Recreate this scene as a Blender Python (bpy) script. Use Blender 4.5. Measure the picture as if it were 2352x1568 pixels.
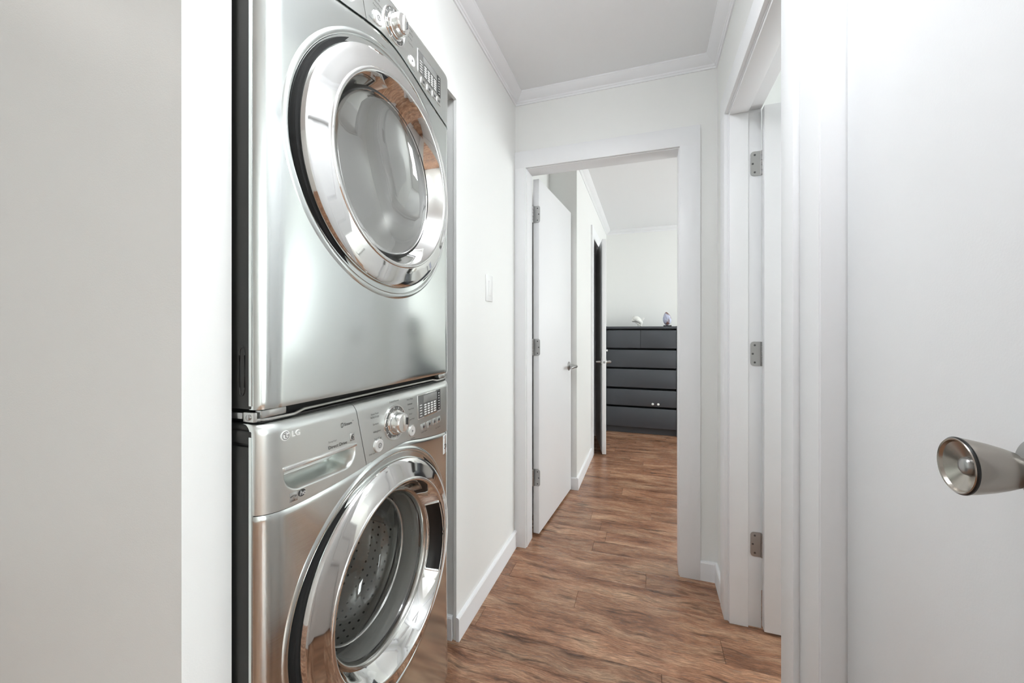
import bpy, bmesh, math, random
from mathutils import Vector, Matrix
random.seed(7)
for o in list(bpy.data.objects): bpy.data.objects.remove(o)
sc = bpy.context.scene
COL = sc.collection
PI = math.pi

# ------------------------------------------------------------------ camera
CAM_H = 1.165
cam = bpy.data.cameras.new('camera'); camo = bpy.data.objects.new('camera', cam); COL.objects.link(camo)
cam.sensor_width = 36.0; cam.lens = 36.0 * 911.0 / 2352.0
cam.shift_y = -23.0 / 2352.0
cam.clip_start = 0.02
camo.location = (0, 0, CAM_H); camo.rotation_euler = (PI/2, 0, math.radians(18.8))
sc.camera = camo

# ------------------------------------------------------------------ light
w = bpy.data.worlds.new('sky'); sc.world = w; w.use_nodes = True
w.node_tree.nodes['Background'].inputs[0].default_value = (0.95, 0.97, 1.0, 1)
w.node_tree.nodes['Background'].inputs[1].default_value = 3.0
def area(name, loc, rot, sx, sy, power, col=(1, 1, 1)):
    l = bpy.data.lights.new(name, 'AREA'); l.shape = 'RECTANGLE'; l.size = sx; l.size_y = sy
    l.energy = power; l.color = col
    o = bpy.data.objects.new(name, l); COL.objects.link(o); o.location = loc; o.rotation_euler = rot
    return o
# daylight entering through the windows of the three rooms around the hall
area('window_bedroom_offscreen', (3.33, 3.75, 1.50), (0, PI/2, 0), 1.5, 1.9, 40, (0.965, 0.985, 1.0))
area('window_side_room_offscreen', (2.93, 1.42, 1.45), (0, PI/2, 0), 1.4, 1.0, 22, (0.93, 0.97, 1.0))
area('window_living_offscreen', (2.93, -1.10, 1.45), (0, PI/2, 0), 1.6, 1.6, 24, (0.88, 0.945, 1.0))
sc.view_settings.view_transform = 'Standard'
sc.view_settings.look = 'None'
sc.view_settings.gamma = 1.0
sc.view_settings.use_curve_mapping = False
sc.view_settings.exposure = 1.13

# ------------------------------------------------------------------ materials
def lin(c): return tuple(((x/255.0)/12.92 if x/255.0 <= .04045 else ((x/255.0+.055)/1.055)**2.4) for x in c)
class NT:
    def __init__(s, name):
        s.m = bpy.data.materials.new(name); s.m.use_nodes = True
        s.t = s.m.node_tree; s.n = s.t.nodes; s.l = s.t.links
        s.b = s.n['Principled BSDF']; s.out = s.n['Material Output']
    def add(s, typ, **kw):
        nd = s.n.new(typ)
        for k, v in kw.items():
            if k in nd.inputs: nd.inputs[k].default_value = v
            else: setattr(nd, k, v)
        return nd
    def link(s, a, b): s.l.new(a, b)
def simple(name, col, rough=.5, metal=0.0, bump=0.0, bscale=300, coat=0.0, var=0.0):
    k = NT(name); b = k.b
    b.inputs['Base Color'].default_value = (*col, 1); b.inputs['Roughness'].default_value = rough
    b.inputs['Metallic'].default_value = metal
    if coat: b.inputs['Coat Weight'].default_value = coat; b.inputs['Coat Roughness'].default_value = .05
    geo = k.add('ShaderNodeNewGeometry')
    if bump:
        nz = k.add('ShaderNodeTexNoise', Scale=bscale, Detail=3.0)
        k.link(geo.outputs['Position'], nz.inputs['Vector'])
        bp = k.add('ShaderNodeBump', Strength=bump, Distance=.002)
        k.link(nz.outputs[0], bp.inputs['Height']); k.link(bp.outputs[0], b.inputs['Normal'])
    nz2 = k.add('ShaderNodeTexNoise', Scale=3.0, Detail=4.0); k.link(geo.outputs['Position'], nz2.inputs['Vector'])
    mr = k.add('ShaderNodeMapRange'); mr.inputs[3].default_value = max(0, rough-.04); mr.inputs[4].default_value = rough+.04
    k.link(nz2.outputs[0], mr.inputs[0]); k.link(mr.outputs[0], b.inputs['Roughness'])
    if var:
        mx = k.add('ShaderNodeMix', data_type='RGBA'); mx.inputs[6].default_value = (*col, 1)
        mx.inputs[7].default_value = (*[c*(1-var) for c in col], 1)
        k.link(nz2.outputs[0], mx.inputs[0]); k.link(mx.outputs[2], b.inputs['Base Color'])
    return k.m
M = {}
M['wall'] = simple('wall_paint', (.87, .87, .85), .42, bump=.10, bscale=420)
M['ceiling'] = simple('ceiling_paint', (.90, .90, .91), .7, bump=.08, bscale=300)
M['trim'] = simple('trim_gloss_paint', (.88, .88, .89), .42, bump=.03, bscale=60)
M['door'] = simple('door_paint', (.87, .87, .88), .35, bump=.05, bscale=350)
M['crown'] = simple('crown_paint', (.87, .87, .885), .45)
M['closet'] = simple('closet_paint', (.80, .80, .80), .6)
M['nickel'] = simple('satin_nickel', (.42, .415, .41), .30, 1.0)
M['knobnickel'] = simple('brushed_nickel', (.42, .385, .345), .26, 1.0)
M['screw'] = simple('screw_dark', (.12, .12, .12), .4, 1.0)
M['chrome'] = simple('chrome', (.80, .80, .785), .05, 1.0)
M['black'] = simple('black_plastic', (.008, .008, .008), .3)
M['rubber'] = simple('black_rubber', (.004, .004, .004), .8)
M['grayrub'] = simple('grey_rubber', (.42, .42, .405), .45)
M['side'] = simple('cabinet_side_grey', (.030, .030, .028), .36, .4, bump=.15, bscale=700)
M['knobm'] = simple('dial_metal', (.86, .86, .84), .16, .9)
M['silver'] = simple('silver_plastic', (.55, .55, .53), .22, .75)
M['button'] = simple('button_bright', (.85, .85, .83), .25, .3)
M['print'] = simple('print_dark', (.05, .05, .05), .5)
M['printlight'] = simple('print_light', (.88, .88, .86), .4)
M['display'] = simple('display_grey', (.14, .14, .135), .12, coat=.5)
M['lcd'] = simple('lcd_grey', (.26, .26, .25), .2)
M['steelring'] = simple('steel_ring', (.55, .55, .525), .16, 1.0)
M['drum'] = simple('drum_steel', (.66, .66, .64), .30, .75)
M['white'] = simple('white_plastic', (.85, .85, .84), .35)
M['dresser'] = simple('dresser_black_brown', (.060, .065, .075), .36, bump=.06, bscale=90)
M['dresserin'] = M['dresser']
M['bone'] = simple('bone_white', (.85, .84, .80), .5, bump=.2, bscale=120)
M['fabric_white'] = simple('bed_linen', (.75, .75, .74), .9, bump=.3, bscale=60)
M['fabric_dark'] = simple('bed_dark', (.05, .045, .04), .8)
M['bulb'] = simple('lamp_shade_cloth', (.9, .88, .82), .5)

def steel():
    k = NT('brushed_steel'); b = k.b
    b.inputs['Base Color'].default_value = (.71, .745, .73, 1); b.inputs['Metallic'].default_value = 1.0
    geo = k.add('ShaderNodeNewGeometry'); mp = k.add('ShaderNodeMapping')
    mp.inputs['Scale'].default_value = (3, 3, 900)
    k.link(geo.outputs['Position'], mp.inputs['Vector'])
    nz = k.add('ShaderNodeTexNoise', Scale=1.0, Detail=2.0); k.link(mp.outputs[0], nz.inputs['Vector'])
    mr = k.add('ShaderNodeMapRange'); mr.inputs[3].default_value = .12; mr.inputs[4].default_value = .20
    k.link(nz.outputs[0], mr.inputs[0]); k.link(mr.outputs[0], b.inputs['Roughness'])
    bp = k.add('ShaderNodeBump', Strength=.012, Distance=.001); k.link(nz.outputs[0], bp.inputs['Height'])
    k.link(bp.outputs[0], b.inputs['Normal'])
    return k.m
M['steel'] = steel()
def steel2():
    m = M['steel'].copy(); m.name = 'painted_steel_fascia'
    m.node_tree.nodes['Principled BSDF'].inputs['Base Color'].default_value = (.74, .765, .745, 1)
    for n in m.node_tree.nodes:
        if n.type == 'MAP_RANGE': n.inputs[3].default_value = .26; n.inputs[4].default_value = .34
    return m
M['fascia'] = steel2()
def glass(name, tint, refl, extra=0.0, ecol=(.3, .3, .3)):
    k = NT(name); k.n.remove(k.b)
    tr = k.add('ShaderNodeBsdfTransparent'); tr.inputs[0].default_value = (*tint, 1)
    gl = k.add('ShaderNodeBsdfGlossy'); gl.inputs[0].default_value = (1, 1, .98, 1); gl.inputs['Roughness'].default_value = .015
    geo = k.add('ShaderNodeNewGeometry'); dt_ = k.add('ShaderNodeVectorMath', operation='DOT_PRODUCT')
    k.link(geo.outputs['Normal'], dt_.inputs[0]); k.link(geo.outputs['Incoming'], dt_.inputs[1])
    ab = k.add('ShaderNodeMath', operation='ABSOLUTE'); k.link(dt_.outputs['Value'], ab.inputs[0])
    om = k.add('ShaderNodeMath', operation='SUBTRACT'); om.inputs[0].default_value = 1.0; k.link(ab.outputs[0], om.inputs[1])
    pw = k.add('ShaderNodeMath', operation='POWER'); pw.inputs[1].default_value = 5.0; k.link(om.outputs[0], pw.inputs[0])
    mt = k.add('ShaderNodeMath', operation='MULTIPLY_ADD'); mt.use_clamp = True      # Schlick reflectance, same on both sides of the sheet
    mt.inputs[1].default_value = .96 - refl; mt.inputs[2].default_value = .04 + refl
    k.link(pw.outputs[0], mt.inputs[0])
    src = tr.outputs[0]
    if extra:
        df = k.add('ShaderNodeBsdfDiffuse'); df.inputs[0].default_value = (*ecol, 1)
        m0 = k.add('ShaderNodeMixShader'); m0.inputs[0].default_value = extra
        k.link(tr.outputs[0], m0.inputs[1]); k.link(df.outputs[0], m0.inputs[2]); src = m0.outputs[0]
    mx = k.add('ShaderNodeMixShader'); k.link(mt.outputs[0], mx.inputs[0]); k.link(src, mx.inputs[1]); k.link(gl.outputs[0], mx.inputs[2])
    k.link(mx.outputs[0], k.out.inputs['Surface'])
    return k.m
M['pane'] = glass('window_pane', (.96, .98, .97), 0.02)
M['bowl'] = glass('washer_door_glass', (.90, .90, .885), 0.03, .03, (.5, .5, .48))
M['dglass'] = glass('dryer_door_glass', (.55, .55, .54), 0.16, .35, (.36, .36, .345))
def emis(name, col, s):
    k = NT(name); k.b.inputs['Base Color'].default_value = (*col, 1)
    k.b.inputs['Emission Color'].default_value = (*col, 1); k.b.inputs['Emission Strength'].default_value = s
    return k.m
M['lampglass'] = emis('lamp_diffuser', (1.0, .97, .93), 2.5)
M['lampglass2'] = emis('hall_lamp_diffuser', (.925, .968, 1.0), 9.3)

def wood(name, cols, gloss=.23):
    k = NT(name); b = k.b
    geo = k.add('ShaderNodeNewGeometry'); oi = k.add('ShaderNodeObjectInfo')
    ofs = k.add('ShaderNodeVectorMath', operation='SCALE'); ofs.inputs[0].default_value = (37.0, 91.0, 53.0)
    k.link(oi.outputs['Random'], ofs.inputs['Scale'])
    ad = k.add('ShaderNodeVectorMath', operation='ADD'); k.link(geo.outputs['Position'], ad.inputs[0]); k.link(ofs.outputs[0], ad.inputs[1])
    # slow warp of the grain lines
    wz = k.add('ShaderNodeTexNoise', Scale=5.0, Detail=3.0); k.link(ad.outputs[0], wz.inputs['Vector'])
    wsub = k.add('ShaderNodeVectorMath', operation='SUBTRACT'); wsub.inputs[1].default_value = (.5, .5, .5); k.link(wz.outputs['Color'], wsub.inputs[0])
    wsc = k.add('ShaderNodeVectorMath', operation='MULTIPLY'); wsc.inputs[1].default_value = (.0, .07, .0); k.link(wsub.outputs[0], wsc.inputs[0])
    pos = k.add('ShaderNodeVectorMath', operation='ADD'); k.link(ad.outputs[0], pos.inputs[0]); k.link(wsc.outputs[0], pos.inputs[1])
    def nz(scale, sc3, det, rough=.6):
        mp = k.add('ShaderNodeMapping'); mp.inputs['Scale'].default_value = sc3; k.link(pos.outputs[0], mp.inputs['Vector'])
        t = k.add('ShaderNodeTexNoise', Scale=scale, Detail=det, Roughness=rough); k.link(mp.outputs[0], t.inputs['Vector']); return t.outputs[0]
    broad = nz(1.0, (3.0, 14.0, 1), 5.0, .65)
    fine = nz(1.0, (26.0, 210.0, 1), 6.0, .75)
    dark = nz(1.0, (5.0, 32.0, 1), 3.0, .55)
    r1 = k.add('ShaderNodeValToRGB'); k.link(broad, r1.inputs[0])
    e = r1.color_ramp.elements
    e[0].position = .30; e[0].color = (*cols[0], 1); e[1].position = .72; e[1].color = (*cols[2], 1)
    m = r1.color_ramp.elements.new(.5); m.color = (*cols[1], 1)
    r2 = k.add('ShaderNodeMapRange'); r2.inputs[1].default_value = .38; r2.inputs[2].default_value = .62; r2.inputs[3].default_value = .55; r2.inputs[4].default_value = 1.25
    k.link(fine, r2.inputs[0])
    r3 = k.add('ShaderNodeMapRange'); r3.inputs[1].default_value = .30; r3.inputs[2].default_value = .42; r3.inputs[3].default_value = .42; r3.inputs[4].default_value = 1.0
    k.link(dark, r3.inputs[0])
    mm = k.add('ShaderNodeMath', operation='MULTIPLY'); k.link(r2.outputs[0], mm.inputs[0]); k.link(r3.outputs[0], mm.inputs[1])
    pr = k.add('ShaderNodeMapRange'); pr.inputs[3].default_value = .82; pr.inputs[4].default_value = 1.16; k.link(oi.outputs['Random'], pr.inputs[0])
    m2 = k.add('ShaderNodeMath', operation='MULTIPLY'); k.link(mm.outputs[0], m2.inputs[0]); k.link(pr.outputs[0], m2.inputs[1])
    cs = k.add('ShaderNodeVectorMath', operation='SCALE'); k.link(r1.outputs[0], cs.inputs[0]); k.link(m2.outputs[0], cs.inputs['Scale'])
    k.link(cs.outputs[0], b.inputs['Base Color'])
    rr = k.add('ShaderNodeMapRange'); rr.inputs[3].default_value = gloss+.10; rr.inputs[4].default_value = gloss-.04; k.link(fine, rr.inputs[0]); k.link(rr.outputs[0], b.inputs['Roughness'])
    bp = k.add('ShaderNodeBump', Strength=.10, Distance=.001); k.link(mm.outputs[0], bp.inputs['Height']); k.link(bp.outputs[0], b.inputs['Normal'])
    return k.m
M['wood'] = wood('laminate_hickory', (lin((118, 78, 57)), lin((164, 120, 93)), lin((198, 160, 130))))
def crystal():
    k = NT('agate_crystal'); b = k.b
    geo = k.add('ShaderNodeNewGeometry'); v = k.add('ShaderNodeTexNoise', Scale=11.0, Detail=3.0); k.link(geo.outputs['Position'], v.inputs['Vector'])
    r = k.add('ShaderNodeValToRGB'); k.link(v.outputs[0], r.inputs[0]); e = r.color_ramp.elements
    e[0].position = .36; e[0].color = (*lin((128, 96, 90)), 1); e[1].position = .47; e[1].color = (*lin((196, 200, 222)), 1)
    k.link(r.outputs[0], b.inputs['Base Color']); b.inputs['Roughness'].default_value = .25
    return k.m
M['crystal'] = crystal()

# ------------------------------------------------------------------ helpers
def props(o, label=None, cat=None, kind=None, group=None):
    if label: o['label'] = label
    if cat: o['category'] = cat
    if kind: o['kind'] = kind
    if group: o['group'] = group
    return o
ORG = {}
def empty(name, loc, rz=0.0):
    o = bpy.data.objects.new(name, None); COL.objects.link(o); o.location = loc; o.rotation_euler = (0, 0, rz)
    o.empty_display_size = .05; ORG[o.name] = Vector(loc)
    return o
def link(name, bm, mat, parent=None, local=False, smooth=None):
    """bm in world coordinates (unless local): becomes one mesh object"""
    me = bpy.data.meshes.new(name)
    if parent is not None and not local:
        r = parent
        while r.parent: r = r.parent
        if r.name in ORG: bmesh.ops.translate(bm, verts=bm.verts, vec=-ORG[r.name])
    bm.normal_update()
    if smooth is not None:
        for f in bm.faces: f.smooth = True
        for e in bm.edges:
            if len(e.link_faces) == 2 and e.calc_face_angle(0) > math.radians(smooth): e.smooth = False
    bm.to_mesh(me); bm.free()
    me.materials.append(M[mat])
    o = bpy.data.objects.new(name, me); COL.objects.link(o)
    if parent is not None: o.parent = parent
    return o
def B(): return bmesh.new()
def box(bm, x0, x1, y0, y1, z0, z1, bev=0.0, seg=2):
    r = bmesh.ops.create_cube(bm, size=1.0)
    vs = r['verts']
    for v in vs:
        v.co = Vector(((x0+x1)/2 + v.co.x*(x1-x0), (y0+y1)/2 + v.co.y*(y1-y0), (z0+z1)/2 + v.co.z*(z1-z0)))
    if bev:
        es = list({e for v in vs for e in v.link_edges})
        bmesh.ops.bevel(bm, geom=es, offset=bev, segments=seg, affect='EDGES', profile=.5)
    return bm
def boxo(name, d, mat, parent=None, bev=0.0, local=False, seg=2):
    return link(name, box(B(), *d, bev=bev, seg=seg), mat, parent, local, smooth=40 if bev else None)
AX = {'x': Matrix(((0, 0, 1), (1, 0, 0), (0, 1, 0))), 'y': Matrix(((0, 1, 0), (0, 0, 1), (1, 0, 0))), 'z': Matrix.Identity(3)}
def lathe(bm, prof, c, axis='x', n=64, cap0=False, cap1=False):
    """prof: list of (radius, offset along axis)"""
    A = AX[axis]; rows = []; c = Vector(c)
    for r, h in prof:
        if r <= 1e-6:
            rows.append([bm.verts.new(c + A @ Vector((0, 0, h)))])
        else:
            rows.append([bm.verts.new(c + A @ Vector((r*math.cos(2*PI*i/n), r*math.sin(2*PI*i/n), h))) for i in range(n)])
    for a, b2 in zip(rows, rows[1:]):
        for i in range(n):
            j = (i+1) % n
            if len(a) == 1 and len(b2) == 1: continue
            if len(a) == 1: bm.faces.new((a[0], b2[j], b2[i]))
            elif len(b2) == 1: bm.faces.new((a[i], a[j], b2[0]))
            else: bm.faces.new((a[i], a[j], b2[j], b2[i]))
    if cap0 and len(rows[0]) > 1: bm.faces.new(rows[0][::-1])
    if cap1 and len(rows[-1]) > 1: bm.faces.new(rows[-1])
    bmesh.ops.recalc_face_normals(bm, faces=bm.faces)
    return bm
def tube(bm, pts, r, n=12, closed_ends=True):
    pts = [Vector(p) for p in pts]; rows = []
    up = Vector((0, 0, 1))
    for i, p in enumerate(pts):
        d = (pts[min(i+1, len(pts)-1)] - pts[max(i-1, 0)]).normalized()
        a = d.cross(up)
        if a.length < 1e-3: a = d.cross(Vector((1, 0, 0)))
        a.normalize(); b = a.cross(d).normalized()
        rr = r[i] if isinstance(r, (list, tuple)) else r
        rows.append([bm.verts.new(p + a*rr*math.cos(2*PI*k/n) + b*rr*math.sin(2*PI*k/n)) for k in range(n)])
    for A_, B_ in zip(rows, rows[1:]):
        for k in range(n): bm.faces.new((A_[k], A_[(k+1) % n], B_[(k+1) % n], B_[k]))
    if closed_ends: bm.faces.new(rows[0][::-1]); bm.faces.new(rows[-1])
    bmesh.ops.recalc_face_normals(bm, faces=bm.faces)
    return bm
def extrude_profile(bm, prof, p0, p1, out, up=Vector((0, 0, 1)), m0=0.0, m1=0.0):
    """prof (o,u) offsets along out/up, swept p0->p1; m0/m1 mitre: shift end by m*o along the run"""
    p0, p1, out = Vector(p0), Vector(p1), Vector(out); d = (p1-p0).normalized()
    a = [bm.verts.new(p0 + out*o + up*u + d*(m0*o)) for o, u in prof]
    b = [bm.verts.new(p1 + out*o + up*u - d*(m1*o)) for o, u in prof]
    n = len(prof)
    for i in range(n): bm.faces.new((a[i], a[(i+1) % n], b[(i+1) % n], b[i]))
    bm.faces.new(a[::-1]); bm.faces.new(b)
    bmesh.ops.recalc_face_normals(bm, faces=bm.faces)
    return bm

# ------------------------------------------------------------------ the setting
XL, XR, YE = -.68, .31, 2.055          # hall: left wall, right wall, end wall
CH = 2.44
HD = 2.04                              # head height of openings
def wall(name, boxes, mat, label):
    bm = B()
    for d in boxes: box(bm, *d)
    return props(link(name, bm, mat), label, 'wall', 'structure')
ceil = props(boxo('ceiling', (-3.0, 3.4, -2.4, 5.35, CH, CH+.1), 'ceiling'), 'flat pale grey painted ceiling over the hall and bedroom', 'ceiling', 'structure')

wall('wall_left', [(XL-.012, XL, .415, .493, 0, CH), (XL-.012, XL, .493, 1.347, HD, CH), (XL-.012, XL, 1.347, YE, 0, CH)],
     'wall', 'off white hall wall around the laundry recess')
wall('wall_recess', [(-1.52, XL-.015, 1.352, 1.45, 0, CH), (-1.52, XL-.015, .435, .485, 0, CH), (-1.6, -1.50, .435, 1.45, 0, CH), (-1.52, XL-.015, .485, 1.352, HD+.006, HD+.06)],
     'wall', 'off white walls lining the laundry recess')
wall('wall_entry', [(-2.9, XL-.012, .4152, .434, 0, CH)], 'wall', 'shaded off white wall ending at the corner beside the laundry recess')
wall('wall_right', [(XR, XR+.10, .20, .412, 0, CH), (XR, XR+.10, .412, .909, HD+.018, CH), (XR, XR+.10, .909, 1.061, 0, CH),
                    (XR, XR+.10, 1.061, 1.808, HD+.018, CH), (XR, XR+.10, 1.808, YE, 0, CH)], 'wall', 'off white hall wall with two doorways opposite the dryer')
wall('wall_end', [(-.80, -.631, YE, YE+.10, 0, CH), (-.631, .161, YE, YE+.10, HD+.018, CH), (.161, 3.3, YE, YE+.10, 0, CH)],
     'wall', 'off white wall at the hall end around the bedroom doorway')
# bedroom shell
BY = 5.17; BX = -.49
wall('wall_bedroom_left', [(BX-.10, BX, 2.92, 3.79, 0, CH), (BX-.10, BX, 3.79, 4.51, HD+.018, CH), (BX-.10, BX, 4.51, BY, 0, CH),
                           (-.80, BX-.10, 2.92, 3.02, 0, CH), (-.80, -.70, YE+.10, 2.92, 0, CH)], 'wall', 'off white bedroom wall with the closet doorway')
wall('wall_bedroom_end', [(-.60, 3.3, BY, BY+.1, 0, CH)], 'wall', 'off white bedroom wall behind the dark dresser')
wall('wall_bedroom_right', [(3.2, 3.3, YE+.1, 2.95, 0, CH), (3.2, 3.3, 4.55, BY, 0, CH), (3.2, 3.3, 2.95, 4.55, 0, .85), (3.2, 3.3, 2.95, 4.55, 2.15, CH)],
     'wall', 'off white bedroom wall with the daylight window')
wall('wall_closet', [(-1.25, -1.2, 3.4, 4.95, 0, CH), (-1.25, BX-.10, 3.35, 3.4, 0, CH), (-1.25, BX-.10, 4.95, 5.0, 0, CH)], 'closet', 'grey walls inside the bedroom closet')
# side room shell (behind the far right doorway) and linen closet (behind the near right door)
wall('wall_side_room', [(2.8, 2.9, .30, .95, 0, CH), (2.8, 2.9, 1.9, YE, 0, CH), (2.8, 2.9, .95, 1.9, 0, .80), (2.8, 2.9, .95, 1.9, 2.1, CH), (XR+.1, 2.9, .20, .30, 0, CH)],
     'wall', 'off white walls of the side room past the far right doorway')
wall('wall_linen_closet', [(.95, 1.0, .30, 1.02, 0, CH), (XR+.1, .95, .97, 1.02, 0, CH), (XR+.1, .95, .301, .35, 0, CH)], 'wall', 'partition walls around the linen closet')
# entry space behind the camera
wall('wall_back', [(-3.0, 2.9, -2.3, -2.2, 0, CH)], 'wall', 'off white wall behind the viewer')
wall('wall_living_right', [(2.8, 2.9, -2.2, -1.9, 0, CH), (2.8, 2.9, -.3, .20, 0, CH), (2.8, 2.9, -1.9, -.3, 0, .65), (2.8, 2.9, -1.9, -.3, 2.25, CH)], 'wall', 'off white living room wall with the three pane window')
wall('wall_entry_left', [(-3.0, -2.9, -2.2, .434, 0, CH)], 'wall', 'off white wall closing the entry space')

def window(name, axis, plane, a0, a1, z0, z1, nx, nz, label):
    """window in a wall: axis 'x' means the plane is x = const and a runs along y"""
    r = empty(name, (plane, (a0+a1)/2, z0) if axis == 'x' else ((a0+a1)/2, plane, z0)); props(r, label, 'window', 'structure')
    t = .03
    def bb(n, a, b, c, d, th, mat):
        dims = (plane-th, plane+th, a, b, c, d) if axis == 'x' else (a, b, plane-th, plane+th, c, d)
        return boxo(n, dims, mat, r)
    bb('window_frame', a0, a0+.05, z0, z1, t, 'trim'); bb('window_frame', a1-.05, a1, z0, z1, t, 'trim')
    bb('window_frame', a0+.05, a1-.05, z0, z0+.05, t, 'trim'); bb('window_frame', a0+.05, a1-.05, z1-.05, z1, t, 'trim')
    for i in range(1, nx):
        p = a0+(a1-a0)*i/nx; bb('muntin', p-.012, p+.012, z0+.05, z1-.05, .012, 'trim')
    for i in range(1, nz):
        p = z0+(z1-z0)*i/nz; bb('muntin', a0+.05, a1-.05, p-.012, p+.012, .011, 'trim')
    bb('window_pane', a0+.05, a1-.05, z0+.05, z1-.05, .003, 'pane')
window('window_1', 'x', 3.25, 2.95, 4.55, .85, 2.15, 2, 1, 'white framed bedroom window of two panes')
window('window_2', 'x', 2.85, .95, 1.9, .80, 2.1, 2, 3, 'white framed side room window of small panes')
window('window_3', 'x', 2.85, -1.9, -.3, .65, 2.25, 3, 1, 'wide white framed living room window of three panes')

# floor: a base slab and individual laminate planks
PW = .115
floor = props(boxo('floor', (-3.0, 3.4, -2.4, 5.35, -.06, -.011), 'wood'), 'brown hickory laminate plank floor running across the hall', 'floor', 'structure')
pm = {}
def plank_mesh(L):
    key = round(L, 3)
    if key not in pm:
        bm = box(B(), 0, L-.0008, 0, PW-.0008, -.011, 0)
        es = [e for e in bm.edges if all(v.co.z > -.001 for v in e.verts)]
        bmesh.ops.bevel(bm, geom=es, offset=.0009, segments=1, affect='EDGES')
        me = bpy.data.meshes.new('plank'); bm.to_mesh(me); bm.free(); me.materials.append(M['wood']); pm[key] = me
    return pm[key]
PL = 1.22
# end joints read off the photograph for a few rows (row index -> x of a joint)
known = {}
for yy, xx in ((2.445, -.262), (2.21, -.278), (1.71, -.292), (1.61, .262), (2.67, .026)):
    known[math.floor((yy-1.557)/PW)] = xx
nplank = 0
for row in range(-24, 32):
    y = 1.557 + row*PW
    x0, x1 = (-1.0, 2.6) if y > .40 else (-2.9, 1.6)
    jx = known.get(row, x0 + random.random()*PL)
    s = jx - math.ceil((jx-x0)/PL)*PL
    while s < x1:
        a, b2 = max(s, x0), min(s+PL, x1)
        if b2-a > .02:
            o = bpy.data.objects.new('plank', plank_mesh(b2-a)); COL.objects.link(o); o.location = (a, y, 0); o.parent = floor; nplank += 1
        s += PL

# baseboards
def baseboard(name, runs, label):
    bm = B()
    for p0, p1, out in runs:
        extrude_profile(bm, [(0, 0), (.013, 0), (.013, .082), (.010, .088), (.004, .090), (0, .090)], p0, p1, out)
    return props(link(name, bm, 'trim'), label, 'baseboard', 'structure')
baseboard('baseboard_left', [((XL, 1.347-.004, 0), (XL, YE, 0), (1, 0, 0))], 'white baseboard along the hall wall past the dryer')
baseboard('baseboard_recess', [((-1.5, 1.352, 0), (XL-.016, 1.352, 0), (0, -1, 0))], 'white baseboard inside the laundry recess')
baseboard('baseboard_entry', [((-2.9, .4152, 0), (XL-.013, .4152, 0), (0, -1, 0))], 'white baseboard along the shaded entry wall')
baseboard('baseboard_end', [((.235, YE, 0), (XR, YE, 0), (0, -1, 0))], 'short white baseboard between the bedroom doorway and the hall corner')
baseboard('baseboard_right', [((XR, 1.895, 0), (XR, YE, 0), (-1, 0, 0))], 'short white baseboard on the hall wall past the far right doorway')
baseboard('baseboard_bedroom', [((BX, 2.907, 0), (BX, 3.70, 0), (1, 0, 0)), ((-.70, 2.92, 0), (BX, 2.92, 0), (0, -1, 0)), ((-.70, YE+.1, 0), (-.70, 2.92, 0), (1, 0, 0))],
          'white baseboard on the bedroom wall beside the closet')
baseboard('baseboard_bedroom_end', [((BX, BY, 0), (3.2, BY, 0), (0, -1, 0))], 'white baseboard behind the dark dresser')
# crown moulding
CP = [(0, 0), (.052, 0), (.052, -.006), (.046, -.010), (.042, -.016), (.026, -.028), (.014, -.034), (.012, -.040), (.008, -.042), (.006, -.050), (0, -.050)]
def crown(name, p0, p1, out, label, m0=0, m1=0):
    return props(link(name, extrude_profile(B(), CP, p0, p1, out, m0=m0, m1=m1), 'crown', smooth=25), label, 'crown moulding', 'structure')
crown('trim_1', (XL, .43, CH), (XL, YE, CH), (1, 0, 0), 'white crown moulding over the hall wall above the dryer', 0, 1)
crown('trim_2', (XL, YE, CH), (XR, YE, CH), (0, -1, 0), 'white crown moulding over the bedroom doorway wall', 1, 1)
crown('trim_3', (XR, .20, CH), (XR, YE, CH), (-1, 0, 0), 'white crown moulding over the right hall wall', 0, 1)
crown('trim_4', (BX, 2.92, CH), (BX, BY, CH), (1, 0, 0), 'white crown moulding along the bedroom closet wall', 0, 1)
crown('trim_5', (BX, BY, CH), (3.2, BY, CH), (0, -1, 0), 'white crown moulding over the dresser wall', 1, 0)

# door casings and jambs
def frame(name, axis, wa, wb, a0, a1, label, cw=.09, stop=None, cin=True, cout=True, lcut=None, rcut=None, ct=.015, jx=.015):
    """opening a0..a1 (clear) in a wall wa..wb; casing on both faces"""
    r = empty(name, (wa, (a0+a1)/2, 0) if axis == 'x' else ((a0+a1)/2, wa, 0)); props(r, label, 'door frame', 'structure')
    def bb(n, w0, w1, p0, p1, z0, z1, bev=.002, mat='trim'):
        dims = (w0, w1, p0, p1, z0, z1) if axis == 'x' else (p0, p1, w0, w1, z0, z1)
        return boxo(n, dims, mat, r, bev)
    jt = .018
    bb('jamb', wa-.002, wb+jx, a0-jt, a0, 0, HD, .001); bb('jamb', wa-.002, wb+jx, a1, a1+jt, 0, HD, .001)
    bb('jamb', wa-.002, wb+jx, a0-jt, a1+jt, HD, HD+jt, .001)
    for on, w0, w1 in ((cin, wa-ct, wa), (cout, wb, wb+.015)):
        if not on: continue
        q = .004 if w1 <= wa+1e-6 else jt+.0005
        l = a0-q-(lcut or cw); rr = a1+q+(rcut or cw)
        bb('casing', w0, w1, l, a0-q, 0, HD+q+.002, .0012); bb('casing', w0, w1, a1+q, rr, 0, HD+q+.002, .0012)
        bb('casing', w0, w1, l, rr, HD+q, HD+q+cw, .0012)
    if stop:
        s0, s1 = stop; st = .011
        bb('door_stop', s0, s1, a0, a0+st, 0, HD, .002); bb('door_stop', s0, s1, a1-st, a1, 0, HD, .002); bb('door_stop', s0, s1, a0+st, a1-st, HD-st, HD, .002)
    return r
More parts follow.
